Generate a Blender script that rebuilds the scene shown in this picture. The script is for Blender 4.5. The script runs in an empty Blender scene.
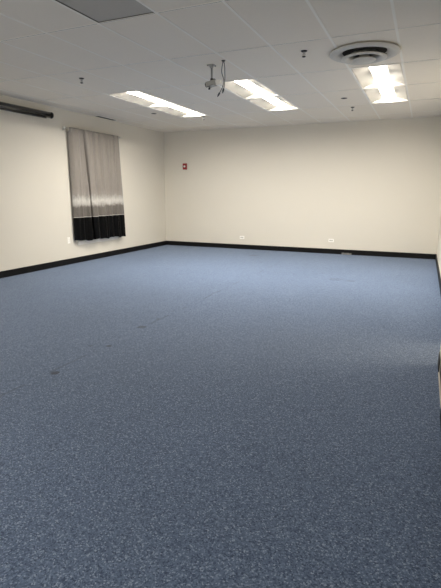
import bpy, bmesh, math, random
from mathutils import Vector, Matrix
random.seed(4)
SC = bpy.context.scene
COL = SC.collection
PI = math.pi

# ------------------------------------------------------------------ dimensions (metres)
CAM_H = 1.3669
ZC = 2.8415                      # underside of the ceiling tiles
XL, XR, YB = -6.1835, 0.3260, 10.4072
XN = 0.221                       # face of the nearer, thicker stretch of the right wall
YN = 3.88                        # where it ends
YD = 4.46                        # far jamb of the doorway
YF = -3.7                        # wall behind the camera
S = 0.6096
GX, GY = -3.4292, 2.4379         # ceiling grid origin
T = 0.10

# ------------------------------------------------------------------ materials
def new_mat(name):
    m = bpy.data.materials.new(name); m.use_nodes = True
    nt = m.node_tree
    return m, nt, nt.nodes['Principled BSDF']

def mat(name, col, rough=0.6, metal=0.0, var=0.0, scale=20.0, bump=0.0, bscale=200.0, spec=0.5):
    m, nt, b = new_mat(name)
    N, L = nt.nodes, nt.links
    b.inputs['Roughness'].default_value = rough
    b.inputs['Metallic'].default_value = metal
    b.inputs['Specular IOR Level'].default_value = spec
    tc = N.new('ShaderNodeTexCoord')
    no = N.new('ShaderNodeTexNoise'); no.inputs['Scale'].default_value = scale
    no.inputs['Detail'].default_value = 4
    L.new(tc.outputs['Object'], no.inputs['Vector'])
    r = N.new('ShaderNodeMix'); r.data_type = 'RGBA'
    r.inputs[6].default_value = (*[c * (1 - var) for c in col], 1)
    r.inputs[7].default_value = (*[min(1, c * (1 + var)) for c in col], 1)
    L.new(no.outputs['Fac'], r.inputs[0]); L.new(r.outputs[2], b.inputs['Base Color'])
    if bump:
        n2 = N.new('ShaderNodeTexNoise'); n2.inputs['Scale'].default_value = bscale
        L.new(tc.outputs['Object'], n2.inputs['Vector'])
        bp = N.new('ShaderNodeBump'); bp.inputs['Strength'].default_value = bump
        bp.inputs['Distance'].default_value = 0.002
        L.new(n2.outputs['Fac'], bp.inputs['Height']); L.new(bp.outputs['Normal'], b.inputs['Normal'])
    return m

M = {}
M['wall'] = mat('cream_wall_paint', (0.70, 0.665, 0.59), 0.7, var=0.015, scale=1.5, bump=0.08, bscale=160, spec=0.25)
M['tile'] = mat('acoustic_tile', (0.87, 0.81, 0.715), 0.95, var=0.03, scale=60, bump=0.35, bscale=350, spec=0.1)
M['tbar'] = mat('white_grid_metal', (0.92, 0.885, 0.81), 0.45, var=0.01)
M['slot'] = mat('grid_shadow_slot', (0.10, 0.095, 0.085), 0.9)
M['grey_panel'] = mat('grey_panel', (0.48, 0.455, 0.41), 0.6, var=0.04, scale=25, bump=0.2, bscale=500)
M['black_base'] = mat('black_vinyl_base', (0.005, 0.005, 0.0055), 0.5, var=0.2, scale=6, spec=0.18)
M['white_plastic'] = mat('white_plastic', (0.93, 0.91, 0.86), 0.35)
M['ivory_socket'] = mat('grey_socket_face', (0.46, 0.44, 0.39), 0.5)
M['pan'] = mat('troffer_white_enamel', (0.88, 0.86, 0.82), 0.4)
M['wing'] = mat('troffer_satin_wing', (0.52, 0.50, 0.455), 0.6)
M['red'] = mat('alarm_red', (0.30, 0.014, 0.018), 0.4)
M['strobe'] = mat('strobe_white', (0.85, 0.82, 0.80), 0.2)
M['dark'] = mat('dark_bronze', (0.035, 0.032, 0.030), 0.5)
M['void'] = mat('duct_black', (0.012, 0.012, 0.012), 0.95)
M['diff'] = mat('diffuser_white_enamel', (0.60, 0.585, 0.545), 0.5)
M['steel'] = mat('galvanised_grey', (0.30, 0.29, 0.27), 0.4, metal=0.3)
M['bracket'] = mat('grey_bracket_paint', (0.42, 0.41, 0.38), 0.4)
M['cable'] = mat('black_cable_rubber', (0.045, 0.043, 0.04), 0.55)
M['palecable'] = mat('pale_connector', (0.62, 0.60, 0.56), 0.5)
M['blackmetal'] = mat('black_gloss_case', (0.004, 0.004, 0.0045), 0.10, spec=1.0)
M['chrome'] = mat('brushed_nickel', (0.55, 0.53, 0.50), 0.3, metal=0.9)
M['door'] = mat('dark_brown_door', (0.055, 0.036, 0.026), 0.45, var=0.25, scale=9)
M['strip'] = mat('beige_vinyl_strip', (0.52, 0.46, 0.40), 0.5)
M['casing'] = mat('white_casing', (0.84, 0.82, 0.77), 0.4)
M['frame'] = mat('window_frame_white', (0.82, 0.80, 0.75), 0.4)
M['hall'] = mat('hall_paint', (0.74, 0.68, 0.58), 0.8)
M['scrap'] = mat('scrap_paper', (0.16, 0.16, 0.16), 0.8, var=0.7, scale=40)

def glass_mat():
    m, nt, b = new_mat('window_glass')
    b.inputs['Base Color'].default_value = (0.10, 0.11, 0.12, 1)
    b.inputs['Roughness'].default_value = 0.05
    return m
M['glass'] = glass_mat()

def lens_mat(strength):
    m, nt, b = new_mat('lit_lens')
    b.inputs['Base Color'].default_value = (0.9, 0.88, 0.84, 1)
    b.inputs['Emission Color'].default_value = (1.0, 0.935, 0.82, 1)
    b.inputs['Emission Strength'].default_value = strength
    return m
M['lens'] = lens_mat(5.0)

def carpet_mat():
    m, nt, b = new_mat('blue_loop_carpet')
    N, L = nt.nodes, nt.links
    tc = N.new('ShaderNodeTexCoord')
    def noise(scale, detail=2, rough=0.5):
        n = N.new('ShaderNodeTexNoise'); n.inputs['Scale'].default_value = scale
        n.inputs['Detail'].default_value = detail; n.inputs['Roughness'].default_value = rough
        L.new(tc.outputs['Object'], n.inputs['Vector']); return n
    def ramp(src, stops):
        r = N.new('ShaderNodeValToRGB'); e = r.color_ramp.elements
        e[0].position, e[0].color = stops[0][0], (*stops[0][1], 1)
        e[1].position, e[1].color = stops[1][0], (*stops[1][1], 1)
        for p, c in stops[2:]:
            q = e.new(p); q.color = (*c, 1)
        L.new(src, r.inputs[0]); return r
    def math_(op, a, b_):
        n = N.new('ShaderNodeMath'); n.operation = op
        for i, x in enumerate((a, b_)):
            if isinstance(x, (int, float)): n.inputs[i].default_value = x
            else: L.new(x, n.inputs[i])
        return n.outputs[0]
    def mult(a, b_col):
        n = N.new('ShaderNodeMix'); n.data_type = 'RGBA'; n.blend_type = 'MULTIPLY'
        n.inputs[0].default_value = 1.0
        L.new(a, n.inputs[6]); L.new(b_col, n.inputs[7]); return n.outputs[2]
    fl = noise(120, 3, 0.7)                           # heathered yarn flecks
    vo = N.new('ShaderNodeTexVoronoi'); vo.inputs['Scale'].default_value = 175; L.new(tc.outputs['Object'], vo.inputs['Vector'])
    sv_ = N.new('ShaderNodeSeparateColor'); L.new(vo.outputs['Color'], sv_.inputs[0])
    tuft = math_('ADD', math_('MULTIPLY', sv_.outputs[0], 0.7), math_('MULTIPLY', fl.outputs['Fac'], 0.3))
    base = ramp(tuft, [(0.16, (0.033, 0.052, 0.101)), (0.86, (0.25, 0.315, 0.44)),
                                    (0.35, (0.065, 0.099, 0.175)), (0.60, (0.092, 0.133, 0.225)), (0.76, (0.130, 0.180, 0.285))])
    wear = noise(0.55, 4, 0.6)                        # broad soiling
    w = ramp(wear.outputs['Fac'], [(0.3, (1.04, 1.03, 1.0)), (0.7, (1.24, 1.22, 1.19))])
    col = mult(base.outputs[0], w.outputs[0])
    # the seam running down the room and the small spots along it
    sep = N.new('ShaderNodeSeparateXYZ'); L.new(tc.outputs['Object'], sep.inputs[0])
    wob = noise(1.3, 2)
    sx = math_('ABSOLUTE', math_('ADD', math_('ADD', sep.outputs[0], 2.545), math_('MULTIPLY', math_('SUBTRACT', wob.outputs['Fac'], 0.5), 0.10)), 0)
    brk = noise(2.3, 3)
    seam = math_('MULTIPLY', math_('LESS_THAN', sx, 0.014), math_('GREATER_THAN', brk.outputs['Fac'], 0.50))
    dirt = math_('MULTIPLY', seam, 0.28)
    for px, py, r, k in ((-2.568, 3.788, 0.045, .6), (-2.576, 4.116, 0.022, .6), (-2.497, 2.479, 0.034, .75), (-2.509, 3.163, 0.026, .7),
                         (-2.66, 3.10, 0.02, .4), (-2.60, 4.48, 0.02, .4), (-3.36, 9.4, 0.10, .35), (-1.20, 7.3, 0.12, .25), (-0.95, 7.25, 0.08, .25), (-3.9, 2.9, 0.05, .3)):
        v = N.new('ShaderNodeVectorMath'); v.operation = 'DISTANCE'
        v.inputs[1].default_value = (px, py, 0)
        L.new(tc.outputs['Object'], v.inputs[0])
        d = math_('ADD', v.outputs['Value'], math_('MULTIPLY', math_('SUBTRACT', fl.outputs['Fac'], 0.5), r * 1.2))
        dirt = math_('MAXIMUM', dirt, math_('MULTIPLY', math_('LESS_THAN', d, r), k))
    mx = N.new('ShaderNodeMix'); mx.data_type = 'RGBA'
    L.new(dirt, mx.inputs[0]); L.new(col, mx.inputs[6]); mx.inputs[7].default_value = (0.02, 0.024, 0.034, 1)
    L.new(mx.outputs[2], b.inputs['Base Color'])
    b.inputs['Roughness'].default_value = 0.95
    b.inputs['Specular IOR Level'].default_value = 0.1
    b.inputs['Sheen Weight'].default_value = 0.25
    b.inputs['Sheen Roughness'].default_value = 0.5
    b.inputs['Sheen Tint'].default_value = (0.75, 0.85, 1.0, 1)
    bn = noise(170, 2)
    bp = N.new('ShaderNodeBump'); bp.inputs['Strength'].default_value = 0.35; bp.inputs['Distance'].default_value = 0.004
    L.new(bn.outputs['Fac'], bp.inputs['Height']); L.new(bp.outputs['Normal'], b.inputs['Normal'])
    return m
M['carpet'] = carpet_mat()

def fabric_mat():
    """taupe cloth with a shiny mottled silver band and a grey-brown band below it (object z = height above floor)"""
    m, nt, b = new_mat('taupe_curtain_cloth')
    N, L = nt.nodes, nt.links
    tc = N.new('ShaderNodeTexCoord'); sep = N.new('ShaderNodeSeparateXYZ'); L.new(tc.outputs['Object'], sep.inputs[0])
    mp = N.new('ShaderNodeMapping'); mp.inputs['Scale'].default_value = (1, 7, 3); L.new(tc.outputs['Object'], mp.inputs[0])
    n = N.new('ShaderNodeTexNoise'); n.inputs['Scale'].default_value = 3.0; n.inputs['Detail'].default_value = 5
    n.inputs['Roughness'].default_value = 0.7
    L.new(mp.outputs[0], n.inputs['Vector'])
    a = N.new('ShaderNodeMath'); a.operation = 'MULTIPLY_ADD'; a.inputs[1].default_value = 0.20; L.new(n.outputs['Fac'], a.inputs[0])
    L.new(sep.outputs[2], a.inputs[2])
    r = N.new('ShaderNodeValToRGB'); e = r.color_ramp.elements
    mr = N.new('ShaderNodeMapRange'); mr.inputs['From Min'].default_value = 0.8; mr.inputs['From Max'].default_value = 2.0
    L.new(a.outputs[0], mr.inputs['Value']); L.new(mr.outputs[0], r.inputs[0])
    brown, silver, taupe = (0.125, 0.110, 0.096, 1), (0.55, 0.53, 0.50, 1), (0.235, 0.212, 0.190, 1)
    e[0].position, e[0].color = 0.315, brown
    e[1].position, e[1].color = 0.60, taupe
    for p, c in ((0.335, (0.26, 0.24, 0.22, 1)), (0.372, (0.46, 0.44, 0.41, 1)), (0.42, silver), (0.47, (0.38, 0.36, 0.335, 1)), (0.52, (0.27, 0.245, 0.22, 1))):
        q = e.new(p); q.color = c
    # slub
    n2 = N.new('ShaderNodeTexNoise'); n2.inputs['Scale'].default_value = 30; n2.inputs['Detail'].default_value = 3; L.new(mp.outputs[0], n2.inputs['Vector'])
    r2 = N.new('ShaderNodeValToRGB'); r2.color_ramp.elements[0].color = (0.86, 0.86, 0.86, 1); r2.color_ramp.elements[1].color = (1.12, 1.12, 1.12, 1)
    r2.color_ramp.elements[0].position = 0.35; r2.color_ramp.elements[1].position = 0.65
    L.new(n2.outputs['Fac'], r2.inputs[0])
    mx = N.new('ShaderNodeMix'); mx.data_type = 'RGBA'; mx.blend_type = 'MULTIPLY'; mx.inputs[0].default_value = 1
    L.new(r.outputs[0], mx.inputs[6]); L.new(r2.outputs[0], mx.inputs[7]); L.new(mx.outputs[2], b.inputs['Base Color'])
    b.inputs['Roughness'].default_value = 0.55
    b.inputs['Sheen Weight'].default_value = 0.15
    return m
M['fabric'] = fabric_mat()
M['satin'] = mat('black_satin', (0.002, 0.002, 0.0023), 0.34, var=0.2, scale=14, bump=0.3, bscale=18, spec=0.10)
M['piping'] = mat('pale_piping', (0.42, 0.40, 0.37), 0.6)

# ------------------------------------------------------------------ mesh helpers
def link(name, bm, m, parent=None, smooth=False):
    me = bpy.data.meshes.new(name); bmesh.ops.recalc_face_normals(bm, faces=bm.faces)
    bm.to_mesh(me); bm.free()
    o = bpy.data.objects.new(name, me); COL.objects.link(o)
    me.materials.append(m)
    if smooth:
        for p in me.polygons: p.use_smooth = True
    if parent: o.parent = parent
    return o

def box(bm, x0, x1, y0, y1, z0, z1, bev=0.0):
    vs = [bm.verts.new((x, y, z)) for x in (x0, x1) for y in (y0, y1) for z in (z0, z1)]
    fs = [bm.faces.new([vs[i] for i in f]) for f in ((0, 1, 3, 2), (4, 6, 7, 5), (0, 4, 5, 1), (2, 3, 7, 6), (0, 2, 6, 4), (1, 5, 7, 3))]
    if bev:
        es = list({e for f in fs for e in f.edges})
        bmesh.ops.bevel(bm, geom=es, offset=bev, segments=2, affect='EDGES', profile=0.6)

def boxes(*bs, bev=0.0):
    bm = bmesh.new()
    for b in bs: box(bm, *b, bev=bev)
    return bm

def lathe(bm, prof, c=(0, 0, 0), axis=2, seg=32, cap=True):
    """profile of (radius, along-axis) points turned about an axis through c"""
    rings = []
    for r, h in prof:
        ring = []
        for i in range(seg):
            a = 2 * PI * i / seg
            p = [0, 0, 0]; p[axis] = h
            p[(axis + 1) % 3] = max(r, 1e-5) * math.cos(a); p[(axis + 2) % 3] = max(r, 1e-5) * math.sin(a)
            ring.append(bm.verts.new([p[k] + c[k] for k in range(3)]))
        rings.append(ring)
    for a, b in zip(rings, rings[1:]):
        for i in range(seg):
            j = (i + 1) % seg
            bm.faces.new((a[i], a[j], b[j], b[i]))
    if cap:
        bm.faces.new(rings[0]); bm.faces.new(rings[-1])

def tube(bm, pts, r, seg=8):
    pts = [Vector(p) for p in pts]
    # smooth the polyline
    for _ in range(2):
        q = [pts[0]]
        for a, b in zip(pts, pts[1:]):
            q += [a.lerp(b, .25), a.lerp(b, .75)]
        pts = q + [pts[-1]]
    rings = []
    for i, p in enumerate(pts):
        d = (pts[min(i + 1, len(pts) - 1)] - pts[max(i - 1, 0)]).normalized()
        u = d.orthogonal().normalized() if i == 0 else (u - d * u.dot(d)).normalized()
        v = d.cross(u)
        rings.append([bm.verts.new(p + (u * math.cos(2 * PI * k / seg) + v * math.sin(2 * PI * k / seg)) * r) for k in range(seg)])
    for a, b in zip(rings, rings[1:]):
        for i in range(seg):
            bm.faces.new((a[i], a[(i + 1) % seg], b[(i + 1) % seg], b[i]))
    bm.faces.new(rings[0]); bm.faces.new(rings[-1])

def struct(name, bm, m, parent=None):
    o = link(name, bm, m, parent)
    if not parent: o['kind'] = 'structure'
    return o

def tag(o, label, cat, group=None):
    o['label'] = label; o['category'] = cat
    if group: o['group'] = group
    return o

def thing(name, loc, label, cat, group=None):
    o = bpy.data.objects.new(name, None); COL.objects.link(o); o.location = loc
    o.empty_display_size = 0.1
    return tag(o, label, cat, group)

def copy_thing(src, loc, label):
    c = src.copy(); COL.objects.link(c); c.location = loc; c['label'] = label
    for ch in list(src.children):
        d = ch.copy(); COL.objects.link(d); d.parent = c
        for g in list(ch.children):
            e = g.copy(); COL.objects.link(e); e.parent = d
    return c

# ------------------------------------------------------------------ room shell
HX = 2.3                                            # far wall of the hall beyond the doorway
struct('floor', boxes((XL - T, HX, YF - T, YB + T, -0.05, 0)), M['carpet'])
struct('wall_left', boxes((XL - T, XL, YF - T, YB + T, 0, ZC + 0.2)), M['wall'])
struct('wall_back', boxes((XL, XR + T, YB, YB + T, 0, ZC + 0.2)), M['wall'])
struct('wall_front', boxes((XL, XR + T, YF - T, YF, 0, ZC + 0.2)), M['wall'])
DN0, DN1 = 2.93, 3.69                               # the dark door in the near stretch
struct('wall_right', boxes((XR, XR + T, YD, YB, 0, ZC + 0.2),                  # beyond the doorway
                           (XR, XR + T, YN, YD, 2.12, ZC + 0.2),               # over it
                           (XN, XR + T, DN1, YN, 0, ZC + 0.2),                 # stub between doorway and dark door
                           (XN, XR + T, DN0, DN1, 2.12, ZC + 0.2),
                           (XN, XR + T, YF, DN0, 0, ZC + 0.2)), M['wall'])
d = struct('door_1', boxes((XN + 0.004, XN + 0.048, DN0 + 0.004, DN1 - 0.004, 0.006, 2.116), bev=0.002), M['door'])
bm = bmesh.new(); lathe(bm, [(0.026, 0), (0.026, 0.008), (0.011, 0.012), (0.011, 0.04), (0.027, 0.045), (0.029, 0.06), (0.02, 0.072), (0.001, 0.074)],
                        (0, 0, 0), 0, 20)
bmesh.ops.scale(bm, vec=(-1, 1, 1), verts=bm.verts); bmesh.ops.translate(bm, vec=(XN + 0.004, DN0 + 0.07, 0.98), verts=bm.verts)
link('door_knob', bm, M['chrome'], d, True)
struct('trim_1', boxes((XN - 0.007, XN + 0.004, DN0, DN1, 0, 0.007), bev=0.002), M['strip'])
# hall beyond the doorway (what its light falls from)
struct('wall_hall', boxes((HX - 0.05, HX, 2.6, 6.4, 0, 2.6), (XR + T, HX, 2.5, 2.6, 0, 2.6), (XR + T, HX, 6.4, 6.5, 0, 2.6)), M['hall'])
struct('ceiling_hall', boxes((XR + T, HX, 2.5, 6.5, 2.6, 2.65)), M['hall'])
# doorway casing (open, no leaf in view)
struct('trim_2', boxes((XR - 0.014, XR, YD, YD + 0.07, 0, 2.19), (XR - 0.014, XR, YN, YD, 2.12, 2.19),
                       (XR - 0.014, XR + T, YD - 0.018, YD, 0, 2.12), (XR - 0.014, XR + T, YN, YN + 0.018, 0, 2.12), (XR - 0.014, XR + T, YN + 0.018, YD - 0.018, 2.102, 2.12)), M['casing'])

# ---- skirting
BH, BT = 0.111, 0.014
def skirt(name, x0, x1, y0, y1):
    struct(name, boxes((x0, x1, y0, y1, 0, BH), bev=0.004), M['black_base'])
skirt('baseboard_left', XL, XL + BT, YF, YB)
skirt('baseboard_back', XL + BT, XR - BT, YB - BT, YB)
skirt('baseboard_right', XR - BT, XR, YD + 0.071, YB)
skirt('baseboard_stub', XN - 0.006, XN, DN1 + 0.002, YN)
skirt('baseboard_near', XN - BT, XN, YF, DN0 - 0.002)

# ------------------------------------------------------------------ ceiling: tiles, grid
COLS = [GX + S * k for k in range(-5, 8)]
ROWS = [GY + 2 * S * l for l in range(-6, 8)]
LIGHTS = [(-2, 3), (-2, 4), (1, 3), (1, 4), (4, 3), (4, 4)]       # grid cells with troffers
PANEL = (1, 0)
bmt = bmesh.new()
REC = 0.006                                          # the tiles lie on top of the grid flanges
for k in range(-6, 8):
    for l in range(-6, 8):
        if (k, l) in LIGHTS or (k, l) == PANEL: continue
        x0, x1 = GX + S * k, GX + S * (k + 1); y0, y1 = GY + 2 * S * l, GY + 2 * S * (l + 1)
        x0, x1 = max(x0, XL), min(x1, XR); y0, y1 = max(y0, YF), min(y1, YB)
        if x1 - x0 < 0.02 or y1 - y0 < 0.02: continue
        dz = random.uniform(0, 0.0015)
        box(bmt, x0 + 0.003, x1 - 0.003, y0 + 0.003, y1 - 0.003, ZC + dz, ZC + 0.016 + dz)
box(bmt, XL, XR, YF, YB, ZC + 0.19, ZC + 0.2)        # slab above the void
struct('ceiling', bmt, M['tile'])
bmg = bmesh.new()
W = 0.012
for x in COLS:                                       # main runners, down the room
    if XL + .03 < x < XR - .03:
        box(bmg, x - W, x + W, YF, YB, ZC - 0.003, ZC - 0.0004)
for i, y in enumerate(ROWS):                         # cross tees, with a slot in their face
    if YF + .03 < y < YB - .03:
        xs = [XL] + [x for x in COLS if XL + .03 < x < XR - .03] + [XR]
        for a, b in zip(xs, xs[1:]):
            a2 = a + (W if a != XL else 0); b2 = b - (W if b != XR else 0)
            box(bmg, a2, b2, y - W, y - 0.005, ZC - 0.003, ZC - 0.0004)
            box(bmg, a2, b2, y + 0.005, y + W, ZC - 0.003, ZC - 0.0004)
# wall angle
box(bmg, XL, XL + 0.02, YF, YB, ZC - 0.003, ZC - 0.0004); box(bmg, XR - 0.02, XR, YF, YB, ZC - 0.003, ZC - 0.0004)
box(bmg, XL, XR, YB - 0.02, YB, ZC - 0.003, ZC - 0.0004)
struct('trim_3', bmg, M['tbar'])
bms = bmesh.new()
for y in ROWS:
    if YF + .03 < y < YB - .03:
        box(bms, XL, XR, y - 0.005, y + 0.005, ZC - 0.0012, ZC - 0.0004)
struct('trim_4', bms, M['slot'])  # dark colour stands in for the shadow lines along the cross tees

# ------------------------------------------------------------------ troffers
def section(n=10):
    """half-width -> height: wings that arch up to the lens in the middle"""
    hw, lw, dep = 0.288, 0.098, 0.058
    pts = []
    for i in range(n + 1):
        t = i / n
        pts.append((-hw + (hw - lw) * t, dep * math.sin(t * PI / 2)))
    return pts, lw, dep
LAMP_W = 48.0
def make_troffer(loc, label):
    t = thing('ceiling_light', loc, label, 'ceiling light', 'lit recessed ceiling lights')
    hl = S - 0.014
    pts, lw, dep = section()
    bm = bmesh.new()                                 # flat rim
    box(bm, -0.302, -0.288, -hl, hl, -0.004, 0.006); box(bm, 0.288, 0.302, -hl, hl, -0.004, 0.006)
    box(bm, -0.288, 0.288, -hl, -hl + 0.014, -0.004, 0.006); box(bm, -0.288, 0.288, hl - 0.014, hl, -0.004, 0.006)
    link('frame', bm, M['pan'], t)
    for s in (-1, 1):
        bm = bmesh.new(); last = None
        for x, z in pts:
            r = [bm.verts.new((s * x, y, z)) for y in (-hl + .012, hl - .012)] 
            if last: bm.faces.new((last[0], last[1], r[1], r[0]))
            last = r
        o = link('reflector_wing', bm, M['wing'], t, True)
        sm = o.modifiers.new('thick', 'SOLIDIFY'); sm.thickness = 0.002; sm.offset = -1 if s > 0 else 1
    for s in (-1, 1):                                # arched end plates
        bm = bmesh.new(); y = s * (hl - 0.012)
        arch = [(x, z + 0.003) for x, z in pts] + [(-lw, dep + 0.026), (lw, dep + 0.026)] + [(-x, z + 0.003) for x, z in reversed(pts)]
        vs = [bm.verts.new((x, y, z)) for x, z in arch]; bm.faces.new(vs)
        r = bmesh.ops.extrude_face_region(bm, geom=list(bm.faces))
        bmesh.ops.translate(bm, vec=(0, s * 0.006, 0), verts=[v for v in r['geom'] if isinstance(v, bmesh.types.BMVert)])
        link('end_plate', bm, M['pan'], t)
    bm = bmesh.new(); rows = []                      # bowed lens
    for i in range(9):
        x = -lw + 2 * lw * i / 8; z = dep + 0.024 - 0.003 * (1 - (x / lw) ** 2)
        rows.append([bm.verts.new((x, y, z)) for y in (-hl + .013, hl - .013)])
    for a, b in zip(rows, rows[1:]): bm.faces.new((a[0], b[0], b[1], a[1]))
    ln = link('lens', bm, M['lens'], t, True)
    bm = boxes((-0.30, 0.30, -hl, hl, dep + 0.028, dep + 0.04)); link('housing', bm, M['pan'], t)
    for s in (-1, 1):                                # lips along the lens
        bm = boxes((s * lw - 0.002, s * lw + 0.002, -hl + 0.013, hl - 0.013, dep - 0.004, dep + 0.026)); link('lens_lip', bm, M['pan'], t)
    la = bpy.data.lights.get('troffer_lamp')
    if la is None:
        la = bpy.data.lights.new('troffer_lamp', 'AREA'); la.shape = 'RECTANGLE'; la.size = 2 * lw - 0.01; la.size_y = 2 * hl - 0.04
        la.energy = LAMP_W; la.color = (1.0, 0.935, 0.83); la.spread = math.radians(180)
    lo = bpy.data.objects.new('lamp', la); COL.objects.link(lo); lo.parent = t; lo.location = (0, 0, dep + 0.019)
    return t
desc = {-2: 'left row, nearest the curtain', 1: 'middle row, beyond the projector mount', 4: 'right row, beyond the round air diffuser'}
first = None
for k, l in LIGHTS:
    loc = (GX + S * (k + .5), GY + 2 * S * (l + .5), ZC)
    lab = 'lit recessed ceiling light, %s half of the %s' % ('nearer' if l == 3 else 'farther', desc[k])
    if first is None: first = make_troffer(loc, lab)
    else: copy_thing(first, loc, lab)

# grey panel laid in the grid
k, l = PANEL
p = thing('ceiling_panel', (GX + S * (k + .5), GY + 2 * S * (l + .5), ZC), 'flat dark grey panel laid in the ceiling grid near the camera', 'ceiling panel')
link('panel', boxes((-0.288, 0.288, -0.594, 0.594, 0.006, 0.016)), M['grey_panel'], p)
link('frame', boxes((-0.298, -0.288, -0.604, 0.604, 0.0, 0.016), (0.288, 0.298, -0.604, 0.604, 0.0, 0.016),
                    (-0.288, 0.288, -0.604, -0.594, 0.0, 0.016), (-0.288, 0.288, 0.594, 0.604, 0.0, 0.016)), M['slot'], p)

# ------------------------------------------------------------------ round air diffuser
DX, DY = -0.735, 5.47
dz = thing('ceiling_air_vent', (DX, DY, ZC - 0.003), 'large round white ceiling air diffuser with stepped cones', 'air vent')
def ring(name, prof, m):
    bm = bmesh.new(); lathe(bm, prof, seg=64, cap=False)
    bm.faces.ensure_lookup_table()
    n = len(prof); 
    # close the loop of the profile
    vs = list(bm.verts); seg = 64
    for i in range(seg):
        j = (i + 1) % seg
        try: bm.faces.new((vs[(n - 1) * seg + i], vs[(n - 1) * seg + j], vs[j], vs[i]))
        except ValueError: pass
    return link(name, bm, m, dz, True)
bm = bmesh.new(); lathe(bm, [(0.235, 0.0), (0.235, -0.003)], seg=64); link('throat', bm, M['void'], dz)
ring('outer_ring', [(0.345, 0.0), (0.365, -0.010), (0.368, -0.018), (0.358, -0.026), (0.335, -0.036), (0.315, -0.040), (0.300, -0.036), (0.262, -0.022), (0.232, -0.004), (0.228, 0.0)], M['diff'])
ring('middle_cone', [(0.232, -0.060), (0.237, -0.066), (0.228, -0.073), (0.205, -0.077), (0.190, -0.074), (0.160, -0.056), (0.138, -0.018), (0.143, -0.016), (0.170, -0.046)], M['diff'])
bm = bmesh.new(); lathe(bm, [(0.04, -0.004), (0.055, -0.050), (0.118, -0.078), (0.122, -0.084), (0.112, -0.091), (0.06, -0.097), (0.001, -0.099)], seg=64)
link('center_cone', bm, M['diff'], dz, True)
bm = bmesh.new()
for a in range(3):
    c, s_ = math.cos(a * 2.094 + .5), math.sin(a * 2.094 + .5)
    tube(bm, [(c * .05, s_ * .05, -.012), (c * .258, s_ * .258, -.012)], 0.004, 6)
link('spider_arm', bm, M['void'], dz)

# ------------------------------------------------------------------ sprinklers
def make_sprinkler(loc, label):
    t = thing('ceiling_sprinkler', loc, label, 'sprinkler', 'ceiling fire sprinklers')
    bm = bmesh.new(); lathe(bm, [(0.034, 0), (0.034, -0.004), (0.026, -0.010), (0.012, -0.012), (0.001, -0.012)], seg=24); link('escutcheon', bm, M['dark'], t, True)
    bm = bmesh.new(); lathe(bm, [(0.011, -0.010), (0.011, -0.026), (0.007, -0.030), (0.004, -0.052)], seg=16)
    tube(bm, [(0.009, 0, -0.024), (0.016, 0, -0.036), (0.010, 0, -0.050), (0.002, 0, -0.056)], 0.003, 6)
    tube(bm, [(-0.009, 0, -0.024), (-0.016, 0, -0.036), (-0.010, 0, -0.050), (-0.002, 0, -0.056)], 0.003, 6)
    link('body', bm, M['chrome'], t, True)
    bm = bmesh.new(); lathe(bm, [(0.004, -0.052), (0.020, -0.056), (0.020, -0.060), (0.004, -0.066)], seg=20); link('deflector', bm, M['dark'], t, True)
    return t
sp = make_sprinkler((-1.324, 5.19, ZC), 'small dark ceiling sprinkler left of the round air diffuser')
copy_thing(sp, (-4.316, 5.18, ZC), 'small dark ceiling sprinkler at left, above the black screen case')
copy_thing(sp, (-1.32, 8.76, ZC), 'small dark ceiling sprinkler left of the right light row, near back wall')
copy_thing(sp, (-4.194, 8.63, ZC), 'small dark ceiling sprinkler at the far end of the left light row')

# small round recessed fittings
def make_port(loc, label):
    t = thing('recessed_ceiling_fitting', loc, label, 'ceiling fitting', 'round recessed ceiling fittings')
    bm = bmesh.new(); lathe(bm, [(0.052, -0.0005), (0.052, -0.004), (0.046, -0.006), (0.046, -0.0005)], seg=28, cap=False); link('rim', bm, M['steel'], t)
    bm = bmesh.new(); lathe(bm, [(0.047, 0.0), (0.047, -0.003), (0.02, -0.004), (0.001, -0.004)], seg=28); link('cover', bm, M['void'], t)
    return t
pt = make_port((-1.332, 7.90, ZC), 'small flat round dark ceiling fitting left of the right light row')
copy_thing(pt, (-4.909, 7.92, ZC), 'small flat round dark ceiling fitting left of the left light row')

# slot vent by the left wall
sv = thing('slot_vent', (-6.10, 8.0, ZC - 0.003), 'narrow dark slot vent in the ceiling above the curtain', 'air vent')
link('frame', boxes((-0.056, -0.046, -0.30, 0.30, -0.005, 0), (0.046, 0.056, -0.30, 0.30, -0.005, 0), (-0.046, 0.046, -0.30, -0.290, -0.005, 0), (-0.046, 0.046, 0.290, 0.30, -0.005, 0)), M['tbar'], sv)
link('slot', boxes((-0.046, 0.046, -0.290, 0.290, -0.0045, 0)), M['void'], sv)
link('blade', boxes((-0.002, 0.002, -0.290, 0.290, -0.0065, -0.0045)), M['dark'], sv)

# ------------------------------------------------------------------ projector mount
pm = thing('projector_mount', (-2.462, 5.29, ZC), 'grey projector mount on a short pole hanging from the ceiling, without projector', 'projector mount')
bm = boxes((-0.042, 0.042, -0.042, 0.042, -0.010, 0), bev=0.002)
lathe(bm, [(0.022, -0.010), (0.022, -0.026), (0.016, -0.036)], seg=20); link('ceiling_plate', bm, M['bracket'], pm)
for sx in (-.034, .034):
    for sy in (-.034, .034):
        bm = bmesh.new(); lathe(bm, [(0.006, -0.010), (0.006, -0.015)], (sx, sy, 0), seg=8); link('screw', bm, M['dark'], pm)
bm = bmesh.new(); lathe(bm, [(0.011, -0.03), (0.011, -0.165)], (0.003, 0, 0), seg=16); link('pole', bm, M['steel'], pm, True)
bm = bmesh.new(); lathe(bm, [(0.017, -0.150), (0.017, -0.172)], (0.003, 0, 0), seg=16); box(bm, 0.012, 0.045, -0.012, 0.012, -0.172, -0.156); link('clamp', bm, M['dark'], pm)
rot = Matrix.Rotation(R_ := -0.17, 4, 'Y')
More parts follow.
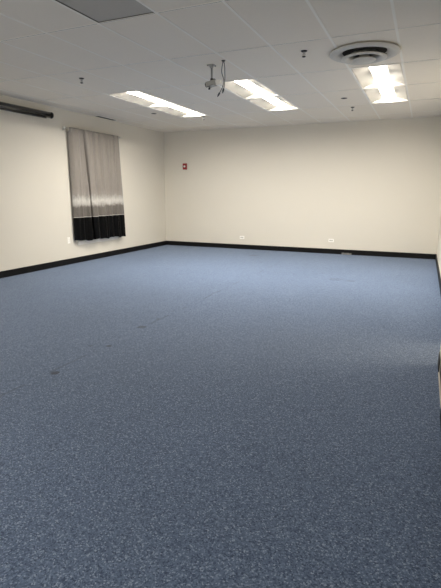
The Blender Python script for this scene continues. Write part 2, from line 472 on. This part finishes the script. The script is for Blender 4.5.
def tilt(bm, piv=(0, 0, -0.18)):
    bmesh.ops.rotate(bm, cent=piv, matrix=rot.to_3x3(), verts=bm.verts); return bm
bm = boxes((-0.062, 0.060, -0.045, 0.045, -0.190, -0.182), (-0.062, 0.056, -0.045, -0.040, -0.236, -0.186),
           (-0.062, 0.056, 0.040, 0.045, -0.236, -0.186), (-0.02, 0.03, -0.045, 0.045, -0.236, -0.228)); link('bracket', tilt(bm), M['bracket'], pm)
bm = bmesh.new(); lathe(bm, [(0.024, -0.004), (0.026, 0.0), (0.026, 0.020), (0.018, 0.024)], (-0.078, 0, -0.205), 0, 20); link('tilt_knob', tilt(bm), M['dark'], pm, True)
bm = bmesh.new(); lathe(bm, [(0.005, 0), (0.005, -0.022), (0.013, -0.024), (0.013, -0.036), (0.005, -0.040)], (-0.030, -0.030, -0.234), seg=14); link('leveling_screw', tilt(bm), M['dark'], pm, True)
bm = boxes((0.060, 0.128, -0.035, 0.035, -0.246, -0.190), bev=0.006); link('end_cap', tilt(bm), M['white_plastic'], pm)

# ------------------------------------------------------------------ hanging cables (out of one grommet in the tile)
gr = bmesh.new(); lathe(gr, [(0.022, 0), (0.022, -0.006), (0.012, -0.012), (0.001, -0.012)], (-2.258, 5.176, ZC), seg=18)
tag(link('cable_grommet', gr, M['dark'], None, True), 'small black grommet in the ceiling where the cables come out', 'grommet')
def cable(label, pts, plug_m):
    t = thing('hanging_cable', (-2.258, 5.176, ZC - 0.012), label, 'cable')
    bm = bmesh.new(); P = [(x + 2.258, y - 5.176, z - (ZC - 0.012)) for x, y, z in pts]
    tube(bm, P, 0.0045, 8); link('cord', bm, M['cable'], t, True)
    a, b = Vector(P[-2]), Vector(P[-1]); dd = (b - a).normalized()
    bm = bmesh.new(); lathe(bm, [(0.006, -0.002), (0.010, 0.004), (0.010, 0.034), (0.006, 0.040), (0.006, 0.052)], seg=12)
    bmesh.ops.rotate(bm, cent=(0, 0, 0), matrix=dd.to_track_quat('Z', 'Y').to_matrix(), verts=bm.verts)
    bmesh.ops.translate(bm, vec=b, verts=bm.verts); link('plug', bm, plug_m, t, True)
cable('black cable hanging from the ceiling by the projector mount, longer one ending lowest', [(-2.268, 5.184, ZC - .012), (-2.280, 5.190, 2.79), (-2.290, 5.194, 2.72), (-2.262, 5.196, 2.655), (-2.262, 5.196, 2.60), (-2.290, 5.196, 2.54), (-2.312, 5.194, 2.505)], M['cable'])
cable('black cable hanging from the ceiling by the projector mount, shorter one at its right', [(-2.248, 5.160, ZC - .012), (-2.232, 5.150, 2.79), (-2.226, 5.146, 2.71), (-2.224, 5.142, 2.633), (-2.228, 5.142, 2.57), (-2.240, 5.146, 2.535)], M['cable'])

# ------------------------------------------------------------------ projection screen case on the left wall
ps = thing('projection_screen', (XL, 5.2, 2.675), 'rolled up projection screen in a long black case high on left wall', 'projection screen')
Y0, Y1 = -1.25, 1.275
cx = 0.065
bm = bmesh.new(); prof = [(0.048 * math.cos(a) * (1.0), 0.050 * math.sin(a)) for a in [2 * PI * i / 24 for i in range(24)]]
ra = [bm.verts.new((cx + x, Y0, z)) for x, z in prof]; rb = [bm.verts.new((cx + x, Y1, z)) for x, z in prof]
for i in range(24): bm.faces.new((ra[i], ra[(i + 1) % 24], rb[(i + 1) % 24], rb[i]))
bm.faces.new(ra); bm.faces.new(rb); link('case', bm, M['blackmetal'], ps, True)
for y in (Y0 - 0.012, Y1):
    bm = bmesh.new(); lathe(bm, [(0.050, 0), (0.054, 0.003), (0.054, 0.018), (0.046, 0.024), (0.001, 0.025)], (cx, y - (0.012 if y < 0 else 0), 0), 1, 28); link('end_cap', bm, M['blackmetal'], ps, True)
bm = boxes((cx - 0.012, cx + 0.016, Y0 + 0.1, Y1 - 0.12, -0.068, -0.048), bev=0.004); link('bottom_bar', bm, M['blackmetal'], ps)
for y in (Y0 + 0.25, Y1 - 0.25):
    link('wall_bracket', boxes((0.0, 0.03, y - 0.03, y + 0.03, -0.03, 0.045)), M['blackmetal'], ps)

# ------------------------------------------------------------------ window, rod and curtain
w = struct('window_1', boxes((XL, XL + 0.025, 7.00, 7.07, 0.42, 2.40), (XL, XL + 0.025, 8.22, 8.29, 0.42, 2.40), (XL, XL + 0.025, 7.07, 8.22, 2.33, 2.40),
                             (XL, XL + 0.02, 7.07, 8.22, 1.38, 1.43), (XL, XL + 0.025, 7.07, 8.22, 0.42, 0.49)), M['frame'])
link('window_pane', boxes((XL, XL + 0.006, 7.07, 8.22, 0.49, 1.38), (XL, XL + 0.006, 7.07, 8.22, 1.43, 2.33)), M['glass'], w)
link('window_sill', boxes((XL, XL + 0.05, 6.98, 8.31, 0.395, 0.42), (XL, XL + 0.018, 7.0, 8.29, 0.345, 0.395), bev=0.003), M['frame'], w)

RODX, RODZ = XL + 0.075, 2.510
rd = thing('curtain_rod', (RODX, 7.63, RODZ), 'thin metal curtain rod on the left wall', 'curtain rod')
bm = bmesh.new(); lathe(bm, [(0.008, -0.835), (0.008, 0.835)], axis=1, seg=14); link('pole', bm, M['chrome'], rd, True)
for s in (-1, 1):
    bm = bmesh.new(); lathe(bm, [(0.008, 0), (0.016, 0.004), (0.019, 0.018), (0.014, 0.032), (0.001, 0.038)], axis=1, seg=16)
    if s < 0: bmesh.ops.scale(bm, vec=(1, -1, 1), verts=bm.verts)
    bmesh.ops.translate(bm, vec=(0, s * 0.835, 0), verts=bm.verts); link('finial', bm, M['white_plastic'], rd, True)
    bm = boxes((-0.075, -0.069, s * 0.81 - 0.012, s * 0.81 + 0.012, -0.04, 0.03), (-0.07, 0.004, s * 0.81 - 0.005, s * 0.81 + 0.005, -0.016, -0.008)); link('bracket', bm, M['chrome'], rd)

CT, CB = 2.530, 0.435
def curtain_pt(u, z):
    """u 0..1 along the rod, z height; returns (x, y)"""
    t = (CT - z) / (CT - CB)                         # 0 top, 1 hem
    ya = 6.895 - 0.005 * t; yb = 8.365 + 0.055 * t
    y = ya + (yb - ya) * u
    amp = 0.012 + 0.022 * min(1, t * 1.4)
    f = math.sin(2 * PI * (u * 7.3 + .1 + 0.25 * math.sin(3 * u + 1.2 * t))) * 0.6 + math.sin(2 * PI * (u * 15.7 + .3 * t)) * 0.25 + 0.35 * math.sin(2 * PI * (3.1 * u + .35 * t))
    fold = -0.070 * math.exp(-((u - 0.265 - 0.07 * t) / 0.020) ** 2) * (0.35 + .65 * math.sin(min(1, t * 1.15) * PI) ** .5 if t < .7 else max(.2, .9 - 2.6 * (t - .7)))
    fold += 0.034 * math.exp(-((u - 0.325 - 0.07 * t) / 0.040) ** 2) - 0.05 * math.exp(-((u - 0.90 + 0.02 * t) / 0.016) ** 2) + 0.02 * math.exp(-((u - 0.86 + 0.02 * t) / 0.03) ** 2)
    y += -0.040 * math.exp(-((u - 0.300 - 0.07 * t) / 0.022) ** 2) * min(1, .3 + t * 2)
    top = math.exp(-t * 40) * 0.004 * math.sin(2 * PI * u * 31)
    x = RODX + 0.022 + 0.016 * t + amp * f + fold + top
    e = min(u / 0.05, 1.0); x = x * e + (XL + 0.030) * (1 - e)      # near edge turns back to the wall
    y += 0.004 * math.sin(u * 60 + 3 * t)
    return max(x, XL + 0.028 if t > .03 else RODX + 0.010), y
def cloth(name, z0, z1, nz, m, off=0.0, hem=False, par=None, nu=150):
    bm = bmesh.new(); g = []
    for j in range(nz + 1):
        row = []
        for i in range(nu + 1):
            u = i / nu; z = z0 + (z1 - z0) * j / nz
            x, y = curtain_pt(u, z)
            zz = z
            k = j / nz
            if hem: zz += (1 - k) * (0.010 * math.sin(u * 19) + 0.008 * math.sin(u * 47 + 1) + 0.006 - 0.035 * u)
            row.append(bm.verts.new((x + off - XL, y - 7.63, zz)))
        g.append(row)
    for a, b in zip(g, g[1:]):
        for i in range(nu): bm.faces.new((a[i], a[i + 1], b[i + 1], b[i]))
    o = link(name, bm, m, par, True)
    s = o.modifiers.new('thick', 'SOLIDIFY'); s.thickness = 0.002; s.offset = 0
    return o
cu = thing('curtain', (XL, 7.63, 0), 'taupe curtain with a silver band and wide black satin hem', 'curtain')
BK = 0.885
cloth('upper_panel', BK, CT, 60, M['fabric'], par=cu)['label'] = 'taupe cloth with silver and grey-brown bands'
cloth('hem_panel', CB, BK, 24, M['satin'], off=0.001, hem=True, par=cu)['label'] = 'black satin hem panel'
cloth('piping', BK - 0.003, BK + 0.011, 2, M['piping'], off=0.004, par=cu)['label'] = 'thin pale piping line'

# ------------------------------------------------------------------ outlets and alarm
def outlet(loc, rz, roll, label):
    t = thing('wall_outlet', loc, label, 'outlet', 'white wall outlets')
    t.rotation_euler = (0, 0, rz)                    # local -Y faces the room
    a, b = (0.060, 0.037) if roll else (0.037, 0.060)
    link('plate', boxes((-a, a, -0.007, 0, -b, b), bev=0.003), M['white_plastic'], t)
    for s in (-1, 1):
        cxx, czz = (s * 0.021, 0) if roll else (0, s * 0.021)
        bm = bmesh.new(); lathe(bm, [(0.0155, -0.007), (0.0155, -0.009), (0.001, -0.009)], (0, 0, 0), 1, 20)
        bmesh.ops.translate(bm, vec=(cxx, 0, czz), verts=bm.verts); so = link('socket', bm, M['ivory_socket'] if roll else M['white_plastic'], t)
        sl = bmesh.new()
        for q in (-1, 1):
            if roll: box(sl, cxx - .004, cxx + .004, -0.0095, -0.009, czz + q * .006 - .001, czz + q * .006 + .001)
            else: box(sl, cxx + q * .006 - .001, cxx + q * .006 + .001, -0.0095, -0.009, czz - .004, czz + .004)
        link('slot', sl, M['void'], so)
    return t
outlet((-4.028, YB, 0.282), 0, True, 'white wall outlet low on back wall, nearer the left corner')
outlet((-1.862, YB, 0.300), 0, True, 'white wall outlet low on back wall, nearer the right corner')
outlet((XL, 6.765, 0.462), PI / 2, False, 'white upright wall outlet beside the lower left corner of the curtain')

al = thing('fire_alarm', (-5.582, YB, 1.995), 'red fire alarm strobe on the back wall', 'fire alarm')
bm = boxes((-0.056, 0.056, -0.014, 0, -0.076, 0.076), bev=0.005); link('back_plate', bm, M['red'], al)
bm = boxes((-0.050, 0.050, -0.045, -0.014, -0.068, 0.068), bev=0.010); link('housing', bm, M['red'], al)
bm = bmesh.new(); lathe(bm, [(0.026, 0), (0.026, -0.012), (0.018, -0.024), (0.001, -0.028)], (0.008, -0.045, 0.0), 1, 24)
link('strobe_lens', bm, M['strobe'], al, True)['label'] = 'white strobe lens'
bm = boxes(*[(-0.045, -0.025, -0.047, -0.045, z, z + 0.003) for z in (-0.02, -0.012, -0.004, 0.004, 0.012)]); link('sounder_grille', bm, M['void'], al)

# scrap lying against the skirting
bm = bmesh.new()
n = 9; g = []
for i in range(n + 1):
    row = []
    for j in range(3):
        row.append(bm.verts.new((-0.11 + 0.22 * i / n, 0.012 * j + random.uniform(-.006, .006) - 0.03, 0.008 * (j > 0) + 0.004 + j * 0.011 + random.uniform(-.010, .010) * (j > 0))))
    g.append(row)
for a, b in zip(g, g[1:]):
    for j in range(2): bm.faces.new((a[j], a[j + 1], b[j + 1], b[j]))
o = link('paper_scrap', bm, M['scrap']); o.location = (-1.50, YB - BT, 0)
o.modifiers.new('thick', 'SOLIDIFY').thickness = 0.0015
tag(o, 'small crumpled pale scrap against the black baseboard of the back wall', 'scrap')

# ------------------------------------------------------------------ light
wd = bpy.data.worlds.new('World'); SC.world = wd; wd.use_nodes = True
wd.node_tree.nodes['Background'].inputs[0].default_value = (0.02, 0.02, 0.02, 1)
ld = bpy.data.lights.new('hall_lamp', 'AREA'); ld.energy = 42; ld.size = 0.9; ld.color = (1.0, 0.78, 0.52)
lo = bpy.data.objects.new('hall_lamp', ld); COL.objects.link(lo); lo.location = (1.3, 4.45, 2.55)
fl_ = bpy.data.lights.new('front_ceiling_fill', 'AREA'); fl_.shape = 'RECTANGLE'; fl_.size = 0.55; fl_.size_y = 2.3; fl_.energy = 55; fl_.color = (1.0, 0.935, 0.83)  # added fill light behind the camera, brightens the near floor and ceiling
fo = bpy.data.objects.new('front_ceiling_fill', fl_); COL.objects.link(fo); fo.location = (GX - 1.5 * S, -1.2, ZC - 0.01)

wl = bpy.data.lights.new('front_wall_fill', 'AREA'); wl.shape = 'RECTANGLE'; wl.size = 4.0; wl.size_y = 1.5; wl.energy = 55; wl.color = (1.0, 0.95, 0.87)  # added unseen fill on the front wall, lifts ceiling and upper walls
wo = bpy.data.objects.new('front_wall_fill', wl); COL.objects.link(wo); wo.location = (-2.9, YF + 0.02, 1.45); wo.rotation_euler = (PI / 2, 0, 0)

w2 = bpy.data.lights.new('side_wall_fill', 'AREA'); w2.shape = 'RECTANGLE'; w2.size = 1.8; w2.size_y = 1.8; w2.energy = 100; w2.color = (1.0, 0.93, 0.83)  # added unseen fill on the near right wall, brightens the left wall
o2 = bpy.data.objects.new('side_wall_fill', w2); COL.objects.link(o2); o2.location = (XN - 0.03, -2.3, 1.2); o2.rotation_euler = (0, PI / 2, 0)

# made-up frames around the unseen fill lights
def rim(x0, x1, z0, z1, y0, y1, w=0.06):
    return [(x0 - w, x0, y0, y1, z0 - w, z1 + w), (x1, x1 + w, y0, y1, z0 - w, z1 + w), (x0, x1, y0, y1, z0 - w, z0), (x0, x1, y0, y1, z1, z1 + w)]
struct('front_fill_frame', boxes(*rim(-4.9, -0.9, 0.70, 2.20, YF, YF + 0.03)), M['frame'])
struct('side_fill_frame', boxes((XN - 0.04, XN, -3.26, -3.2, 0.24, 2.16), (XN - 0.04, XN, -1.4, -1.34, 0.24, 2.16), (XN - 0.04, XN, -3.2, -1.4, 0.24, 0.30), (XN - 0.04, XN, -3.2, -1.4, 2.10, 2.16)), M['frame'])
cx_, w_ = GX - 1.5 * S, 0.275
struct('ceiling_fill_frame', boxes((cx_ - w_ - .025, cx_ - w_, -2.375, -0.025, ZC - .02, ZC), (cx_ + w_, cx_ + w_ + .025, -2.375, -0.025, ZC - .02, ZC),
                       (cx_ - w_, cx_ + w_, -2.375, -2.35, ZC - .02, ZC), (cx_ - w_, cx_ + w_, -0.05, -0.025, ZC - .02, ZC)), M['pan'])

# ------------------------------------------------------------------ camera
cd = bpy.data.cameras.new('camera'); cam = bpy.data.objects.new('camera', cd); COL.objects.link(cam)
yaw, pit, roll, f = 0.41668, 0.22163, 0.00117, 451.83
fw = Vector((-math.sin(yaw) * math.cos(pit), math.cos(yaw) * math.cos(pit), -math.sin(pit)))
r0 = Vector((math.cos(yaw), math.sin(yaw), 0)); u0 = r0.cross(fw)
r = r0 * math.cos(roll) + u0 * math.sin(roll); u = r.cross(fw)
m = Matrix(((r.x, u.x, -fw.x, 0), (r.y, u.y, -fw.y, 0), (r.z, u.z, -fw.z, CAM_H), (0, 0, 0, 1)))
cam.matrix_world = m
cd.sensor_fit = 'VERTICAL'; cd.sensor_height = 36.0; cd.lens = f / 588 * 36.0
cd.clip_start = 0.05
SC.camera = cam

vs = SC.view_settings
vs.view_transform = 'Standard'; vs.look = 'None'; vs.gamma = 1.0; vs.use_curve_mapping = False
vs.exposure = 0.0
